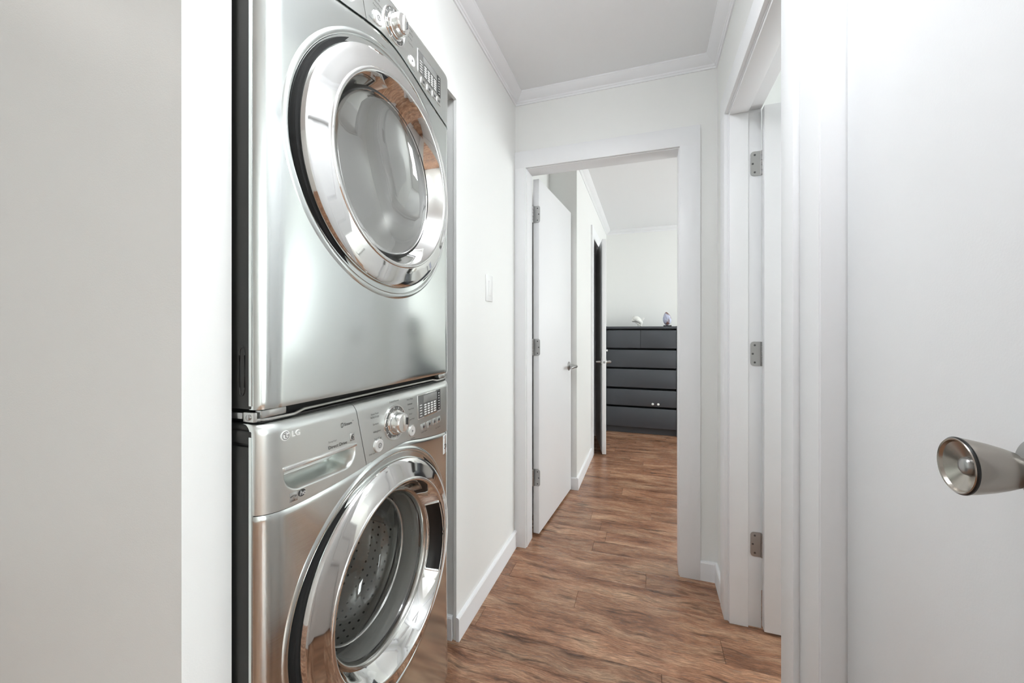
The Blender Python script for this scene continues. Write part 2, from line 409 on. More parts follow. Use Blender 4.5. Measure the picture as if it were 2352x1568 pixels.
frame('trim_6', 'y', YE, YE+.10, -.613, .143, 'white painted frame of the bedroom doorway', lcut=.0625, jx=.0)
frame('trim_7', 'x', XR, XR+.10, 1.079, 1.790, 'white painted frame of the far right doorway', lcut=.081, stop=(XR+.001, XR+.068))
frame('trim_8', 'x', XR, XR+.10, .430, .891, 'white painted frame of the closed narrow door', rcut=.098, cout=False, ct=.0035)
frame('trim_9', 'x', BX-.10, BX, 3.808, 4.492, 'white painted frame of the bedroom closet doorway', stop=None, cin=False)

# ---------------------------------------------------------------- doors
def hinge(parent, x, y, z, leafdir, knuckle, label='satin nickel hinge'):
    """leaf plate in a plane y = const (local), extending along leafdir (+1/-1) in x from the knuckle"""
    h = .096
    bm = B()
    # plate with two rounded corners
    L = .036; r = .012; pts = [(0, -h/2), (L-r, -h/2)] + [(L-r+r*math.sin(a), -h/2+r-r*math.cos(a)) for a in (PI/6, PI/3, PI/2)] + \
        [(L-r+r*math.cos(a), h/2-r+r*math.sin(a)) for a in (0, PI/6, PI/3, PI/2)] + [(0, h/2)]
    f = [bm.verts.new((x+leafdir*p, y-.0022, z+q)) for p, q in pts]; b = [bm.verts.new((x+leafdir*p, y+.0005, z+q)) for p, q in pts]
    n = len(pts)
    bm.faces.new(f); bm.faces.new(b[::-1])
    for i in range(n): bm.faces.new((f[i], f[(i+1) % n], b[(i+1) % n], b[i]))
    bmesh.ops.recalc_face_normals(bm, faces=bm.faces)
    pl = link('hinge', bm, 'nickel', parent, local=True); pl['label'] = label
    for i in range(5):
        zz = z-h/2+h*i/5
        bm = lathe(B(), [(.0, .0005), (.0062, .0005), (.0065, .0012), (.0065, h/5-.0012), (.0062, h/5-.0005), (0, h/5-.0005)], (knuckle[0], knuckle[1], zz), 'z', 16)
        link('knuckle', bm, 'nickel', pl, local=True, smooth=40)
    for p, q in ((.021, .034), (.028, 0.0), (.021, -.034)):
        bm = lathe(B(), [(0, -.0027), (.0035, -.0027), (.0042, -.002)], (0, 0, 0), 'y', 12)
        bmesh.ops.translate(bm, verts=bm.verts, vec=(x+leafdir*p, y, z+q))
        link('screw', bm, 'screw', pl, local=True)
    return pl
def lever(parent, x, y, z, side, toward, reach=.058):
    """lever handle on a door face with normal side*x, lever pointing toward*y"""
    prof = [(0, 0), (.032, 0), (.032, .004), (.029, .008), (.018, .010), (.012, .012), (.011, reach-.012)]
    bm = lathe(B(), [(r, h*side) for r, h in prof], (x, y, z), 'x', 32)
    l = link('lever_handle', bm, 'nickel', parent, local=True, smooth=40); l['label'] = 'satin nickel lever handle'
    X = x+side*reach
    bm = tube(B(), [(X-side*.014, y, z), (X-side*.004, y, z), (X, y+toward*.012, z), (X, y+toward*.05, z+.001), (X-side*.003, y+toward*.09, z), (X-side*.010, y+toward*.112, z-.003)],
              [.010, .011, .011, .0095, .0085, .007], 14)
    link('lever', bm, 'nickel', l, local=True, smooth=50)
    return l
# bedroom door: hinged on the left jamb, standing open into the bedroom
d1 = empty('door_1', (-.600, YE+.112, 0), -math.radians(4.4)); props(d1, 'white flush door standing open into the bedroom', 'door', 'structure')
boxo('door_leaf', (-.018, .017, .020, .725, .014, HD-.006), 'door', d1, .0015, local=True)
for z in (1.832, 1.075, .332): hinge(d1, -.013, .020, z, 1, (-.019, .012))
lever(d1, .017, .66, .917, 1, -1); lever(d1, -.018, .66, .917, -1, -1)
# side room door, folded back square into the side room
d2 = empty('door_2', (XR+.115, 1.790, 0)); props(d2, 'white flush door with nickel hinges open into the side room', 'door', 'structure')
boxo('door_leaf', (.0012, .706, -.037, -.002, .012, HD-.006), 'door', d2, .0015, local=True)
for z in (1.826, 1.077, .327): hinge(d2, -.002, 0.0, z, -1, (.004, -.0045))
knob_prof = [(0, 0), (.033, 0), (.033, .004), (.030, .008), (.020, .010), (.0125, .012), (.0115, .020), (.0125, .024), (.0165, .028), (.0195, .036), (.0225, .046), (.0252, .058), (.0262, .065), (.0262, .0675), (.0252, .069), (.0238, .0685), (.0225, .066), (.012, .0615), (.0085, .0600)]
def knob(parent, p, axis, sgn):
    o = link('door_knob', lathe(B(), [(r, h*sgn) for r, h in knob_prof[5:]], p, axis, 64), 'knobnickel', parent, local=True, smooth=35)
    o['label'] = 'brushed nickel tulip knob with dished end'
    link('rosette', lathe(B(), [(r, h*sgn) for r, h in knob_prof[:7]], p, axis, 48), 'nickel', o, local=True, smooth=35)
    link('knob_rim', lathe(B(), [(r, h*sgn) for r, h in ((.0253, .0686), (.0268, .0672), (.0268, .0660), (.0258, .0650))], p, axis, 64), 'black', o, local=True, smooth=35)
    link('knob_button', lathe(B(), [(r, h*sgn) for r, h in ((.0088, .0596), (.0080, .0622), (.0060, .0638), (.0025, .0644), (0, .0640))], p, axis, 32), 'nickel', o, local=True, smooth=50)
    return o
knob(d2, (.645, -.037, .95), 'y', -1); knob(d2, (.645, -.002, .95), 'y', 1)
# narrow closet door, closed, near right
d3 = empty('door_3', (XR+.038, .888, 0)); props(d3, 'closed narrow white door with the tulip knob', 'door', 'structure')
boxo('door_leaf', (0, .035, -.455, 0, .012, HD-.005), 'door', d3, .0015, local=True)
knob(d3, (0, -.392, 1.037), 'x', -1)
# bedroom closet door, ajar
d4 = empty('door_4', (BX-.052, 4.486, 0), math.radians(12.0)); props(d4, 'white closet door standing ajar beside the dresser', 'door', 'structure')
boxo('door_leaf', (-.002, .034, -.700, -.006, .012, HD-.006), 'door', d4, .0015, local=True)
lever(d4, .034, -.64, .875, 1, 1, .05); lever(d4, -.002, -.64, .875, -1, 1, .05)
bm = lathe(B(), [(0, -.0015), (.009, -.0015), (.011, 0)], (.016, -.700, .875), 'y', 20); link('latch_plate', bm, 'nickel', d4, local=True)
bm = lathe(B(), [(0, .018), (.009, .018), (.010, .010), (.006, .002), (.006, 0)], (.034, -.665, .985), 'x', 16); link('hook', bm, 'white', d4, local=True)
RX, RZ = -.632, 2.11
rod = empty('closet_rod', (RX, 4.2, RZ)); props(rod, 'grey closet rod on end cups inside the bedroom closet', 'closet rod')
link('rod', tube(B(), [(RX, 3.4, RZ), (RX, 4.95, RZ)], .018, 16), 'nickel', rod, smooth=50)
for yy, s in ((3.4, 1), (4.95, -1)):
    link('end_cup', lathe(B(), [(.036, 0), (.036, .006*s), (.024, .008*s), (.024, .022*s), (.0182, .022*s)], (RX, yy, RZ), 'y', 24), 'nickel', rod, smooth=40)

# light switch on the left hall wall
sw = empty('light_switch', (XL, 1.668, 1.36)); props(sw, 'white rocker light switch plate on the hall wall', 'light switch')
boxo('cover_plate', (XL, XL+.006, 1.630, 1.706, 1.301, 1.419), 'white', sw, .002)
bm = B(); box(bm, XL+.005, XL+.0095, 1.651, 1.685, 1.325, 1.394, .0012)
for v in bm.verts:
    if v.co.x > XL+.007: v.co.x += (v.co.z-1.36)*.05
link('rocker', bm, 'white', sw, smooth=40)
# ceiling lamps: one in the entry space, one over the near end of the hall
def ceiling_lamp(x, y, r, mat, label):
    lp = empty('ceiling_lamp_offscreen', (x, y, CH)); props(lp, label, 'ceiling lamp')
    k = r/.17
    link('lamp_base', lathe(B(), [(0, 0), (.17*k, 0), (.17*k, -.03), (.16*k, -.035)], (x, y, CH), 'z', 48), 'white', lp, smooth=40)
    link('lamp_diffuser', lathe(B(), [(.158*k, -.034), (.155*k, -.05), (.13*k, -.065), (.08*k, -.075), (0, -.078)], (x, y, CH), 'z', 48), mat, lp, smooth=50)
ceiling_lamp(-2.0, -.20, .17, 'lampglass', 'round flush ceiling lamp in the entry space')
LX, LY = -.19, .56
hl = empty('hall_light_offscreen', (LX, LY, CH)); props(hl, 'rectangular semi flush ceiling light hanging over the hall beside the dryer', 'ceiling light')
boxo('light_canopy', (LX-.08, LX+.08, LY-.08, LY+.08, CH-.022, CH), 'white', hl, .004)
link('light_stem', tube(B(), [(LX, LY, CH-.02), (LX, LY, CH-.135)], .009, 12), 'nickel', hl, smooth=50)
boxo('light_diffuser', (LX-.19, LX+.19, LY-.14, LY+.14, CH-.205, CH-.118), 'lampglass2', hl, .010)
boxo('light_tray', (LX-.13, LX+.13, LY-.09, LY+.09, CH-.122, CH-.108), 'white', hl, .004)

# ================================================================== washer and dryer
YC = .843; HW = .343; XS = -.643          # centre line, half width, front seam plane
def corner(e, w_, d_):
    return d_*(1-math.sqrt(max(0, 1-((w_-e)/w_)**2))) if e < w_ else 0.0
def make_surface(z0, z1, zc, hh):
    def X(y, z, ztop_round=True):
        d = y-YC
        vert = max(0.0, 1-.65*((z-zc)/hh)**2)
        x = -.618 + .018*(1-(d/.30)**2)*vert
        x -= corner(HW-abs(d), .042, .020)
        x -= corner(max(z-z0, 0), .022, .014)
        if ztop_round: x -= corner(max(z1-z, 0), .020, .016)
        return x
    return X
def sheet(name, ya, yb, zlo, zhi, X, nu, nv, mat, parent, thick=.012, smooth=50, hole=None, disp=None):
    """curved front sheet; ya,yb functions of t, zlo,zhi functions of y"""
    bm = B(); g = []
    for j in range(nv+1):
        t = j/nv; row = []
        for i in range(nu+1):
            s = i/nu; y = ya(t)+(yb(t)-ya(t))*s; z = zlo(y)+(zhi(y)-zlo(y))*t
            x = X(y, z)
            if disp: x += disp(y, z)
            row.append(bm.verts.new((x, y, z)))
        g.append(row)
    for j in range(nv):
        for i in range(nu):
            q = (g[j][i], g[j][i+1], g[j+1][i+1], g[j+1][i])
            if hole:
                c = sum((v.co for v in q), Vector())/4
                if (c.y-YC)**2+(c.z-hole[0])**2 < hole[1]**2: continue
            bm.faces.new(q)
    # returned edge all round
    rim = [g[0][i] for i in range(nu+1)] + [g[j][nu] for j in range(1, nv+1)] + [g[nv][i] for i in range(nu-1, -1, -1)] + [g[j][0] for j in range(nv-1, 0, -1)]
    bk = [bm.verts.new((v.co.x-thick, v.co.y, v.co.z)) for v in rim]
    n = len(rim)
    for i in range(n): bm.faces.new((rim[i], bk[i], bk[(i+1) % n], rim[(i+1) % n]))
    for v in [v for v in bm.verts if not v.link_faces]: bm.verts.remove(v)
    o = link(name, bm, mat, parent, smooth=smooth)
    return o
def interp(pts):
    def f(y):
        if y <= pts[0][0]: return pts[0][1]
        for k, ((a, za), (b, zb)) in enumerate(zip(pts, pts[1:])):
            if y <= b:
                t = (y-a)/(b-a)
                m0 = (zb-pts[max(k-1, 0)][1])/max(1e-6, (b-pts[max(k-1, 0)][0]))
                nx = pts[min(k+2, len(pts)-1)]; m1 = (nx[1]-za)/max(1e-6, (nx[0]-a))
                h = b-a
                return (2*t**3-3*t*t+1)*za+(t**3-2*t*t+t)*h*m0+(-2*t**3+3*t*t)*zb+(t**3-t*t)*h*m1
        return pts[-1][1]
    return f
def text(name, body, size, y, z, X, mat, parent, off=.0006, align='LEFT', shear=0.0, depth=0.0):
    cu = bpy.data.curves.new('t', 'FONT'); cu.body = body; cu.size = size; cu.align_x = align; cu.shear = shear
    cu.resolution_u = 3
    ob = bpy.data.objects.new('t', cu); COL.objects.link(ob)
    me = bpy.data.meshes.new_from_object(ob)
    bpy.data.objects.remove(ob); bpy.data.curves.remove(cu)
    bm = B(); bm.from_mesh(me); bpy.data.meshes.remove(me)
    for v in bm.verts:
        yy, zz = y+v.co.x, z+v.co.y
        v.co = Vector((X(yy, zz)+off, yy, zz))
    if depth:                      # raised letter with real sides
        top = list(bm.faces); ex = bmesh.ops.extrude_face_region(bm, geom=top)
        bmesh.ops.translate(bm, verts=[g for g in ex['geom'] if isinstance(g, bmesh.types.BMVert)], vec=(depth, 0, 0))
        bmesh.ops.delete(bm, geom=[f for f in top if f.is_valid], context='FACES_ONLY')
        bmesh.ops.recalc_face_normals(bm, faces=bm.faces)
    return link(name, bm, mat, parent)
def disc(name, y, z, r, X, mat, parent, h=.001, n=48, squash=1.0):
    bm = B(); x = X(y, z)
    lathe(bm, [(r, -.004), (r, h*.6), (r*.97, h), (0, h)], (x, y, z), 'x', n)
    if squash != 1.0:
        for v in bm.verts: v.co.z = z+(v.co.z-z)*squash
    return link(name, bm, mat, parent, smooth=35)
def ring(name, y, z, r0, r1, X, mat, parent, h=.0015, n=64):
    x = X(y, z)
    return link(name, lathe(B(), [(r1, -.003), (r1, h*.7), (r1-.0006, h), (r0+.0006, h), (r0, h*.7), (r0, -.003)], (x, y, z), 'x', n), mat, parent, smooth=35)
def plate(name, y0, y1, z0, z1, X, mat, parent, h=.001, bev=.0008, ny=1):
    """thin raised plate following the front surface"""
    bm = B(); box(bm, -.004, h, y0, y1, z0, z1, bev)
    for v in bm.verts: v.co.x += X(v.co.y, v.co.z)
    return link(name, bm, mat, parent, smooth=40)

def recess(yl, yr, zb, zt, depth):
    """finger recess with round lower corners, pressed into the drawer front"""
    rc = .034
    def f(y, z):
        cx_ = min(max(y, yl+rc), yr-rc); 
        # signed distance to a box with rounded bottom corners
        if z < zb+rc and (y < yl+rc or y > yr-rc):
            dd = rc-math.hypot(y-cx_, z-(zb+rc))
        else:
            dd = min(y-yl, yr-y, z-zb, (zt-z)*1.0)
        if dd <= 0: return 0.0
        top = min(1.0, max(0, (zt-z))/.003)
        t = min(1.0, dd/.020); t = t*t*(3-2*t)
        return -depth*max(t, 0) if dd > 0 else 0.0
    return f

def machine(name, label, zb, zt, zc, seam, texts, washer):
    r = empty(name, (-.98, YC, zb)); props(r, label, 'washing machine' if washer else 'tumble dryer')
    X = make_surface(zb+.012 if not washer else zb+.02, zt, zc, .50)
    dz = zt-1.005
    ddz = dz if washer else dz-.030; bdz = dz if washer else dz-.017; pdz = dz if washer else dz+.011
    # cabinet: side panels, top, dark inner front
    def shell(z0, z1, ins):
        bm = B(); box(bm, -1.36, XS, YC-HW+ins, YC+HW-ins, z0, z1, .003, 2); bm.normal_update()
        bmesh.ops.delete(bm, geom=[f for f in bm.faces if f.normal.x > .9], context='FACES')
        return bm
    zc0 = zb+.02 if washer else zb+.024
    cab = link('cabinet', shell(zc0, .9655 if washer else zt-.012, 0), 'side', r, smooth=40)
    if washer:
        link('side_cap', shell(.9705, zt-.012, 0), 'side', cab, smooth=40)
        link('inner_shell', shell(.955, .985, .006), 'side', cab, smooth=40)
    # lighter folded front edge of the side panels
    boxo('edge_strip', (XS-.006, XS+.0015, YC-HW-.0006, YC-HW+.004, zb+.03, zt-.022), 'steel', cab, .001)
    boxo('edge_strip', (XS-.006, XS+.0015, YC+HW-.004, YC+HW+.0006, zb+.03, zt-.022), 'steel', cab, .001)
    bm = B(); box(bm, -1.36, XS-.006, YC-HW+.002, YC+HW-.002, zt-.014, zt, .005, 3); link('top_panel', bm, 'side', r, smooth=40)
    if washer:
        for yy in (YC-HW+.06, YC+HW-.06):
            for xx in (-1.28, -.72): link('foot', lathe(B(), [(0, 0), (.024, 0), (.024, .008), (.012, .012), (.012, .025)], (xx, yy, 0), 'z', 20), 'black', r, smooth=40)
    else:
        # pressed grip in the side panel, near the bottom
        gp = [(-.664+.006*math.cos(t), YC-HW-.0004, zb+.118+.014*math.sin(t)) for t in [PI*k/8 for k in range(9)]] + \
             [(-.664+.006*math.cos(t), YC-HW-.0004, zb+.062+.014*math.sin(t)) for t in [PI+PI*k/8 for k in range(9)]]
        link('side_grip', tube(B(), gp+[gp[0]], .0014, 8), 'side', cab, smooth=50)
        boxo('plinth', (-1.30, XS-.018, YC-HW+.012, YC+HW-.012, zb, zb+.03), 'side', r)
    # lower steel front
    full = lambda t: YC-HW+.001; fullb = lambda t: YC+HW-.001
    zlow = zb+.02 if washer else zb+.024
    Xn = lambda y, z: X(y, z, False)
    def Xlow(y, z):       # slight roll-under at the seam below the fascia
        return Xn(y, z) - corner(max(seam(y)-z, 0), .010, .005)
    sheet('front_panel', full, fullb, lambda y: zlow, lambda y: seam(y)-.0012, Xlow, 150, 170, 'steel', r, hole=(zc, .270))
    # fascia: drawer front on the left, control panel on the right
    ysplit = lambda t: .748+(.717-.748)*t
    rec = recess(.541, .716, .871, .917, .046)
    drawer = sheet('drawer_front', full, lambda t: ysplit(t)-.0008, lambda y: seam(y)+.0012, lambda y: zt, X, 200, 120, 'fascia', r,
                   disp=lambda y, z: rec(y, z-dz)+.001)
    fas = sheet('control_panel', lambda t: ysplit(t)+.0008, fullb, lambda y: seam(y)+.0012, lambda y: zt, lambda y, z: X(y, z)+.001, 110, 60, 'fascia', r)
    Xp = lambda y, z: X(y, z)+.001
    plate('handle_strip', .541, .716, .9135+dz, .9200+dz, Xp, 'knobm', drawer, .0035)
    # dial
    yd, zd = .856, .935+dz
    xk = Xp(yd, zd)
    dial = ring('dial', yd, zd, .0405, .0445, Xp, 'chrome', fas, .003); dial['label'] = 'chrome programme dial'
    disc('dial_face', yd, zd, .041, Xp, 'display', dial, .0012)
    link('dial_skirt', lathe(B(), [(.0325, 0), (.0325, .003), (.030, .007), (.0275, .008)], (xk, yd, zd), 'x', 64), 'chrome', dial, smooth=35)
    link('dial_knob', lathe(B(), [(.0275, .003), (.0270, .012), (.0255, .022), (.0245, .026), (.0225, .0285), (.0150, .0290), (0, .0286)], (xk, yd, zd), 'x', 64), 'knobm', dial, smooth=35)
    bm = B(); box(bm, xk+.0286, xk+.0318, yd-.0030, yd+.0030, zd-.021, zd+.021, .0012)
    link('dial_grip', bm, 'knobm', dial, smooth=40)
    bm = B(); box(bm, xk+.0287, xk+.0320, yd+.0105, yd+.0125, zd-.006, zd+.012, .0005); link('dial_pointer', bm, 'print', dial)
    for k in range(12):
        a = PI/2+k*2*PI/12+.13
        bm = B(); box(bm, -.0005, .0005, .0345, .0395, -.0006, .0006)
        bmesh.ops.rotate(bm, verts=bm.verts, cent=(0, 0, 0), matrix=Matrix.Rotation(a, 3, 'X'))
        bmesh.ops.translate(bm, verts=bm.verts, vec=(xk+.0014, yd, zd)); link('tick', bm, 'printlight', dial)
    # round buttons
    for y, z, rr, g in ((.791 if washer else .788, .894, .0152, 'power'), (.932, .8955, .0135, 'start')):
        z += pdz if g == 'power' else dz
        b = ring('button_rim', y, z, rr, rr+.0022, Xp, 'chrome', fas, .0016)
        disc(g+'_button', y, z, rr, Xp, 'button', b, .0032)
        x = lambda yy, zz: Xp(y, z)+.0032
        if g == 'power':
            link('power_symbol', lathe(B(), [(.0060, .0005), (.0048, .0005)], (x(0, 0), y+.001, z), 'x', 28), 'print', b)
            bm = B(); box(bm, x(0, 0), x(0, 0)+.0006, y+.0005, y+.0015, z-.003, z+.003); link('power_symbol', bm, 'print', b)
        else:
            bm = B(); t = [bm.verts.new((x(0, 0)+.0006, y-.003, z-.004)), bm.verts.new((x(0, 0)+.0006, y+.0025, z)), bm.verts.new((x(0, 0)+.0006, y-.003, z+.004))]; bm.faces.new(t)
            link('start_symbol', bm, 'print', b)
    # display
    y0, y1, z0_, z1_ = .968, 1.104, .920+ddz, .984+ddz
    fr = plate('display_frame', y0-.0025, y1+.002, z0_-.0025, z1_+.002, Xp, 'chrome', fas, .0012)
    plate('display_glass', y0, y1, z0_, z1_, Xp, 'display', fr, .0020)
    Xd = lambda y, z: Xp(y, z)+.0022
    plate('display_window', .996, 1.078, .960+ddz, .980+ddz, Xd, 'lcd', fr, .0003, .0001)
    plate('icon_column', 1.083, 1.102, .923+ddz, .982+ddz, Xd, 'black', fr, .0003, .0001)
    bm = B()
    def lab(a, b_, c, d):
        bb = box(B(), 0, .0003, a, b_, c, d)
        for v in bb.verts: v.co.x += Xd(v.co.y, v.co.z)+.0002
        me = bpy.data.meshes.new('tmp'); bb.to_mesh(me); bb.free(); bm.from_mesh(me); bpy.data.meshes.remove(me)
    for i in range(4):
        for j in range(5):
            lab(.999+i*.0195, .999+i*.0195+.0125, .9245+j*.0068+ddz, .9245+j*.0068+.0038+ddz)
    for j in range(7): lab(1.0885, 1.0945, .9265+j*.0078+ddz, .9265+j*.0078+.003+ddz)
    for j in range(5): lab(.974, .986, .925+j*.0075+ddz, .925+j*.0075+.0022+ddz)
    ind = link('indicator_labels', bm, 'printlight', fr); ind['kind'] = 'stuff'
    for yy in (.994, 1.029, 1.062, 1.092):
        k = plate('option_button', yy-.0125, yy+.0125, .883+bdz, .902+bdz, Xp, 'silver', fas, .0020)
        plate('button_print', yy-.004, yy+.004, .889+bdz, .896+bdz, lambda y, z: Xp(y, z)+.0020, 'print', k, .0003, .0001)
    for body, y, z, s in texts: text('lettering', body, s, y, z+dz, Xp, 'print', fas)
    # ---------------- door
    xd = -.602
    door = link('door_ring', lathe(B(), [(.2685, -.020), (.2770, -.016), (.2790, -.006), (.2786, .001), (.2755, .0075), (.2700, .0110), (.2620, .0130), (.2440, .0190), (.2300, .0230), (.2235, .0243), (.2200, .0240), (.2180, .0218), (.2080, .0020), (.1980, -.0150), (.1930, -.0210)],
                (xd, YC, zc), 'x', 160), 'chrome', r, smooth=28)
    door['label'] = 'wide chrome ring of the round door'
    link('rim_bead', lathe(B(), [(.2300, .0226), (.2290, .0246), (.2262, .0262), (.2228, .0262), (.2200, .0244), (.2190, .0222)], (xd, YC, zc), 'x', 160), 'chrome', door, smooth=60)
    link('door_gasket', lathe(B(), [(.2640, -.030), (.2640, -.012), (.2780, -.005), (.2865, -.0045), (.2895, -.009), (.2905, -.030)], (xd, YC, zc), 'x', 128), 'rubber', door, smooth=40)
    bm = B()
    sw_ = [(.2890, -.010), (.2915, .0000), (.2950, -.002), (.3010, -.010), (.3080, -.022)]
    n = 160
    rows = []
    for rr, h in sw_:
        row = []
        for i in range(n):
            a = 2*PI*i/n; y, z = YC+rr*math.cos(a), zc+rr*math.sin(a)
            base = X(y, z, False)
            k = (rr-.2890)/(.3080-.2890)
            row.append(bm.verts.new((base + (.004*math.sin(PI*min(1, k*1.0))) - (.012 if rr < .290 else 0) - (.0025 if k > .99 else 0), y, z)))
        rows.append(row)
    for a_, b_ in zip(rows, rows[1:]):
        for i in range(n): bm.faces.new((a_[i], a_[(i+1) % n], b_[(i+1) % n], b_[i]))
    bmesh.ops.recalc_face_normals(bm, faces=bm.faces)
    link('door_surround', bm, 'steel', r, smooth=60)
    # hinge notch on the left of the door
    if washer: boxo('door_hinge', (xd-.014, xd-.003, YC-.2815, YC-.270, zc-.066, zc-.046), 'black', door, .002)
    if washer:
        gl = link('door_glass', lathe(B(), [(.1935, -.0205), (.1900, -.0260), (.1850, -.030), (.1800, -.045), (.1740, -.080), (.1650, -.120), (.1480, -.148), (.1150, -.165), (.0600, -.174), (0, -.176)], (xd, YC, zc), 'x', 128), 'bowl', door, smooth=60)
        link('glass_rim', lathe(B(), [(.1945, -.0190), (.1920, -.0165), (.1885, -.0180), (.1850, -.0260), (.1835, -.0330)], (xd, YC, zc), 'x', 128), 'steelring', door, smooth=60)
        link('glass_seal', lathe(B(), [(.1905, -.030), (.1880, -.026), (.1850, -.028), (.1840, -.034), (.1850, -.040), (.1880, -.040)], (xd, YC, zc), 'x', 128), 'rubber', door, smooth=60)
        link('glass_step', lathe(B(), [(.1700, -.088), (.1680, -.084), (.1650, -.086), (.1645, -.092), (.1670, -.095)], (xd, YC, zc), 'x', 128), 'silver', door, smooth=60)
        # rubber boot and drum seen through the glass
        link('door_boot', lathe(B(), [(.272, -.030), (.225, -.040), (.205, -.050), (.198, -.070), (.206, -.085), (.200, -.105), (.206, -.125), (.236, -.128)], (xd, YC, zc), 'x', 96), 'grayrub', r, smooth=50)
        xb = xd-.128
        bm = lathe(B(), [(.206, -.002), (.222, -.002), (.238, -.015), (.242, -.04)], (xb, YC, zc), 'x', 96)
        def cell(P, hole, rx, ry):
            sq = [(0, 0), (.5, 0), (1, 0), (1, .5), (1, 1), (.5, 1), (0, 1), (0, .5)]
            o_ = [bm.verts.new(P(*q)) for q in sq]
            if not hole: bm.faces.new(o_); return
            h_ = [bm.verts.new(P(.5+rx*math.cos(t), .5+ry*math.sin(t))) for t in [PI*1.25+k*PI/4 for k in range(8)]]
            for k in range(8): bm.faces.new((o_[k], o_[(k+1) % 8], h_[(k+1) % 8], h_[k]))
        NA, NX, LD = 66, 16, .36
        for j in range(NX):
            for i in range(NA):
                def P(u_, v_, i=i, j=j):
                    t = 2*PI*(i+u_+(.5 if j % 2 else 0))/NA
                    return (xb-.04-(j+v_)*LD/NX, YC+.242*math.cos(t), zc+.242*math.sin(t))
                cell(P, (i % 22) not in (0, 1, 2) and j % 5 != 4, .16, .16)
        for ri in range(4):
            n_ = 24+8*ri; r0_, r1_ = .09+.035*ri, .09+.035*(ri+1)
            if ri == 3: r1_ = .242
            for i in range(n_):
                def P(u_, v_, i=i):
                    t = 2*PI*(i+u_)/n_; q_ = r0_+(r1_-r0_)*v_
                    return (xb-.40-.02*(1-min(1, max(0, q_-.13)/.112)), YC+q_*math.cos(t), zc+q_*math.sin(t))
                cell(P, i % 2 == 0, .15, .12)
        lathe(bm, [(.09, -.42), (.06, -.415), (0, -.413)], (xb, YC, zc), 'x', 48)
        drum = link('drum', bm, 'drum', r, smooth=50)
        link('tub', lathe(B(), [(.240, -.001), (.262, -.004), (.268, -.03), (.268, -.44), (.250, -.46), (0, -.465)], (xb, YC, zc), 'x', 64), 'side', r, smooth=50)
        for q in range(3):
            a = 2*PI*(1.0+q*22)/66
            bm = B(); pr = [(-.045, .240), (-.030, .215), (-.012, .190), (0, .183), (.012, .190), (.030, .215), (.045, .240)]
            A_ = [bm.verts.new((xb-.035, YC+rr*math.cos(a+t/.22), zc+rr*math.sin(a+t/.22))) for t, rr in pr]
            B_ = [bm.verts.new((xb-.37, YC+rr*math.cos(a+.18+t/.22), zc+rr*math.sin(a+.18+t/.22))) for t, rr in pr]
            for i in range(6): bm.faces.new((A_[i], A_[i+1], B_[i+1], B_[i]))
            bm.faces.new(A_); bm.faces.new(B_[::-1]); bmesh.ops.recalc_face_normals(bm, faces=bm.faces)
            link('baffle', bm, 'silver', drum, smooth=40)
        # pull pocket set in the inner cone on the right of the ring
        bm = B(); NN = 20; rows = []
        for kk, (rr, h) in enumerate(((.2195, .0250), (.2150, .0170), (.2130, .0165), (.2035, -.0040), (.2005, -.0075), (.1975, -.0130))):
            row = []
            for i in range(NN+1):
                a = math.radians(-27+54*i/NN)
                row.append(bm.verts.new((xd+h+.0012, YC+rr*math.cos(a), zc+rr*math.sin(a))))
            rows.append(row)
        for a_, b_ in zip(rows, rows[1:]):
            for i in range(NN): bm.faces.new((a_[i], a_[i+1], b_[i+1], b_[i]))
        bmesh.ops.recalc_face_normals(bm, faces=bm.faces)
        hp = link('door_pull', bm, 'black', door, smooth=60); hp['label'] = 'black pull pocket in the door ring'
        pts = []
        for i in range(NN+1):
            a = math.radians(-28+56*i/NN); pts.append((xd+.0215+.0012, YC+.2165*math.cos(a), zc+.2165*math.sin(a)))
        for i in range(NN+1):
            a = math.radians(28-56*i/NN); pts.append((xd-.0145, YC+.1985*math.cos(a), zc+.1985*math.sin(a)))
        pts.append(pts[0])
        link('pull_rim', tube(B(), pts, .0022, 8), 'chrome', hp, smooth=60)
    else:
        link('door_glass', lathe(B(), [(.1935, -.0205), (.1900, -.0245), (.1840, -.0290), (.1700, -.0360), (.1400, -.0470), (.1000, -.0560), (.0500, -.0615), (0, -.0632)], (xd, YC, zc), 'x', 128), 'dglass', door, smooth=60)
        link('glass_rim', lathe(B(), [(.1960, -.0190), (.1935, -.0170), (.1915, -.0135)], (xd, YC, zc), 'x', 128), 'black', door, smooth=60)
        link('door_inner_bowl', lathe(B(), [(.192, -.030), (.184, -.07), (.170, -.12), (.12, -.155), (0, -.17)], (xd, YC, zc), 'x', 96), 'drum', door, smooth=60)
    return r, X, Xp, drawer, fas, door

seam_w = interp([(.48, .850), (.519, .846), (.565, .844), (.646, .849), (.710, .855), (.748, .860), (.805, .868), (.872, .873), (.922, .871), (1.007, .857), (1.122, .842), (1.20, .838)])
seam_d = interp([(.48, 1.842), (.565, 1.843), (.646, 1.853), (.710, 1.866), (.748, 1.875), (.805, 1.885), (.872, 1.884), (.949, 1.868), (1.03, 1.850), (1.118, 1.838), (1.20, 1.832)])
T = .0064
wt = [('Bulky/Large', .765, .962, T), ('Steam Fresh', .766, .9695, .0055), ('Sanitary', .772, .945, T), ('Allergiene', .773, .927, T), ('Tub Clean', .776, .909, T),
      ('Cotton/Normal', .836, .9865, .0062), ('Perm. Press', .912, .980, .0060), ('Delicates', .915, .967, .0062), ('Hand Wash', .918, .953, .0058), ('Wool', .921, .940, .0062),
      ('Speed Wash', .918, .925, .0058), ('Child Lock', .756, .879, .0050), ('Start/Pause', .926, .873, .0045), ('Custom Program', .981, .8765, .0050), ('Smart Diagnosis', 1.070, .868, .0050)]
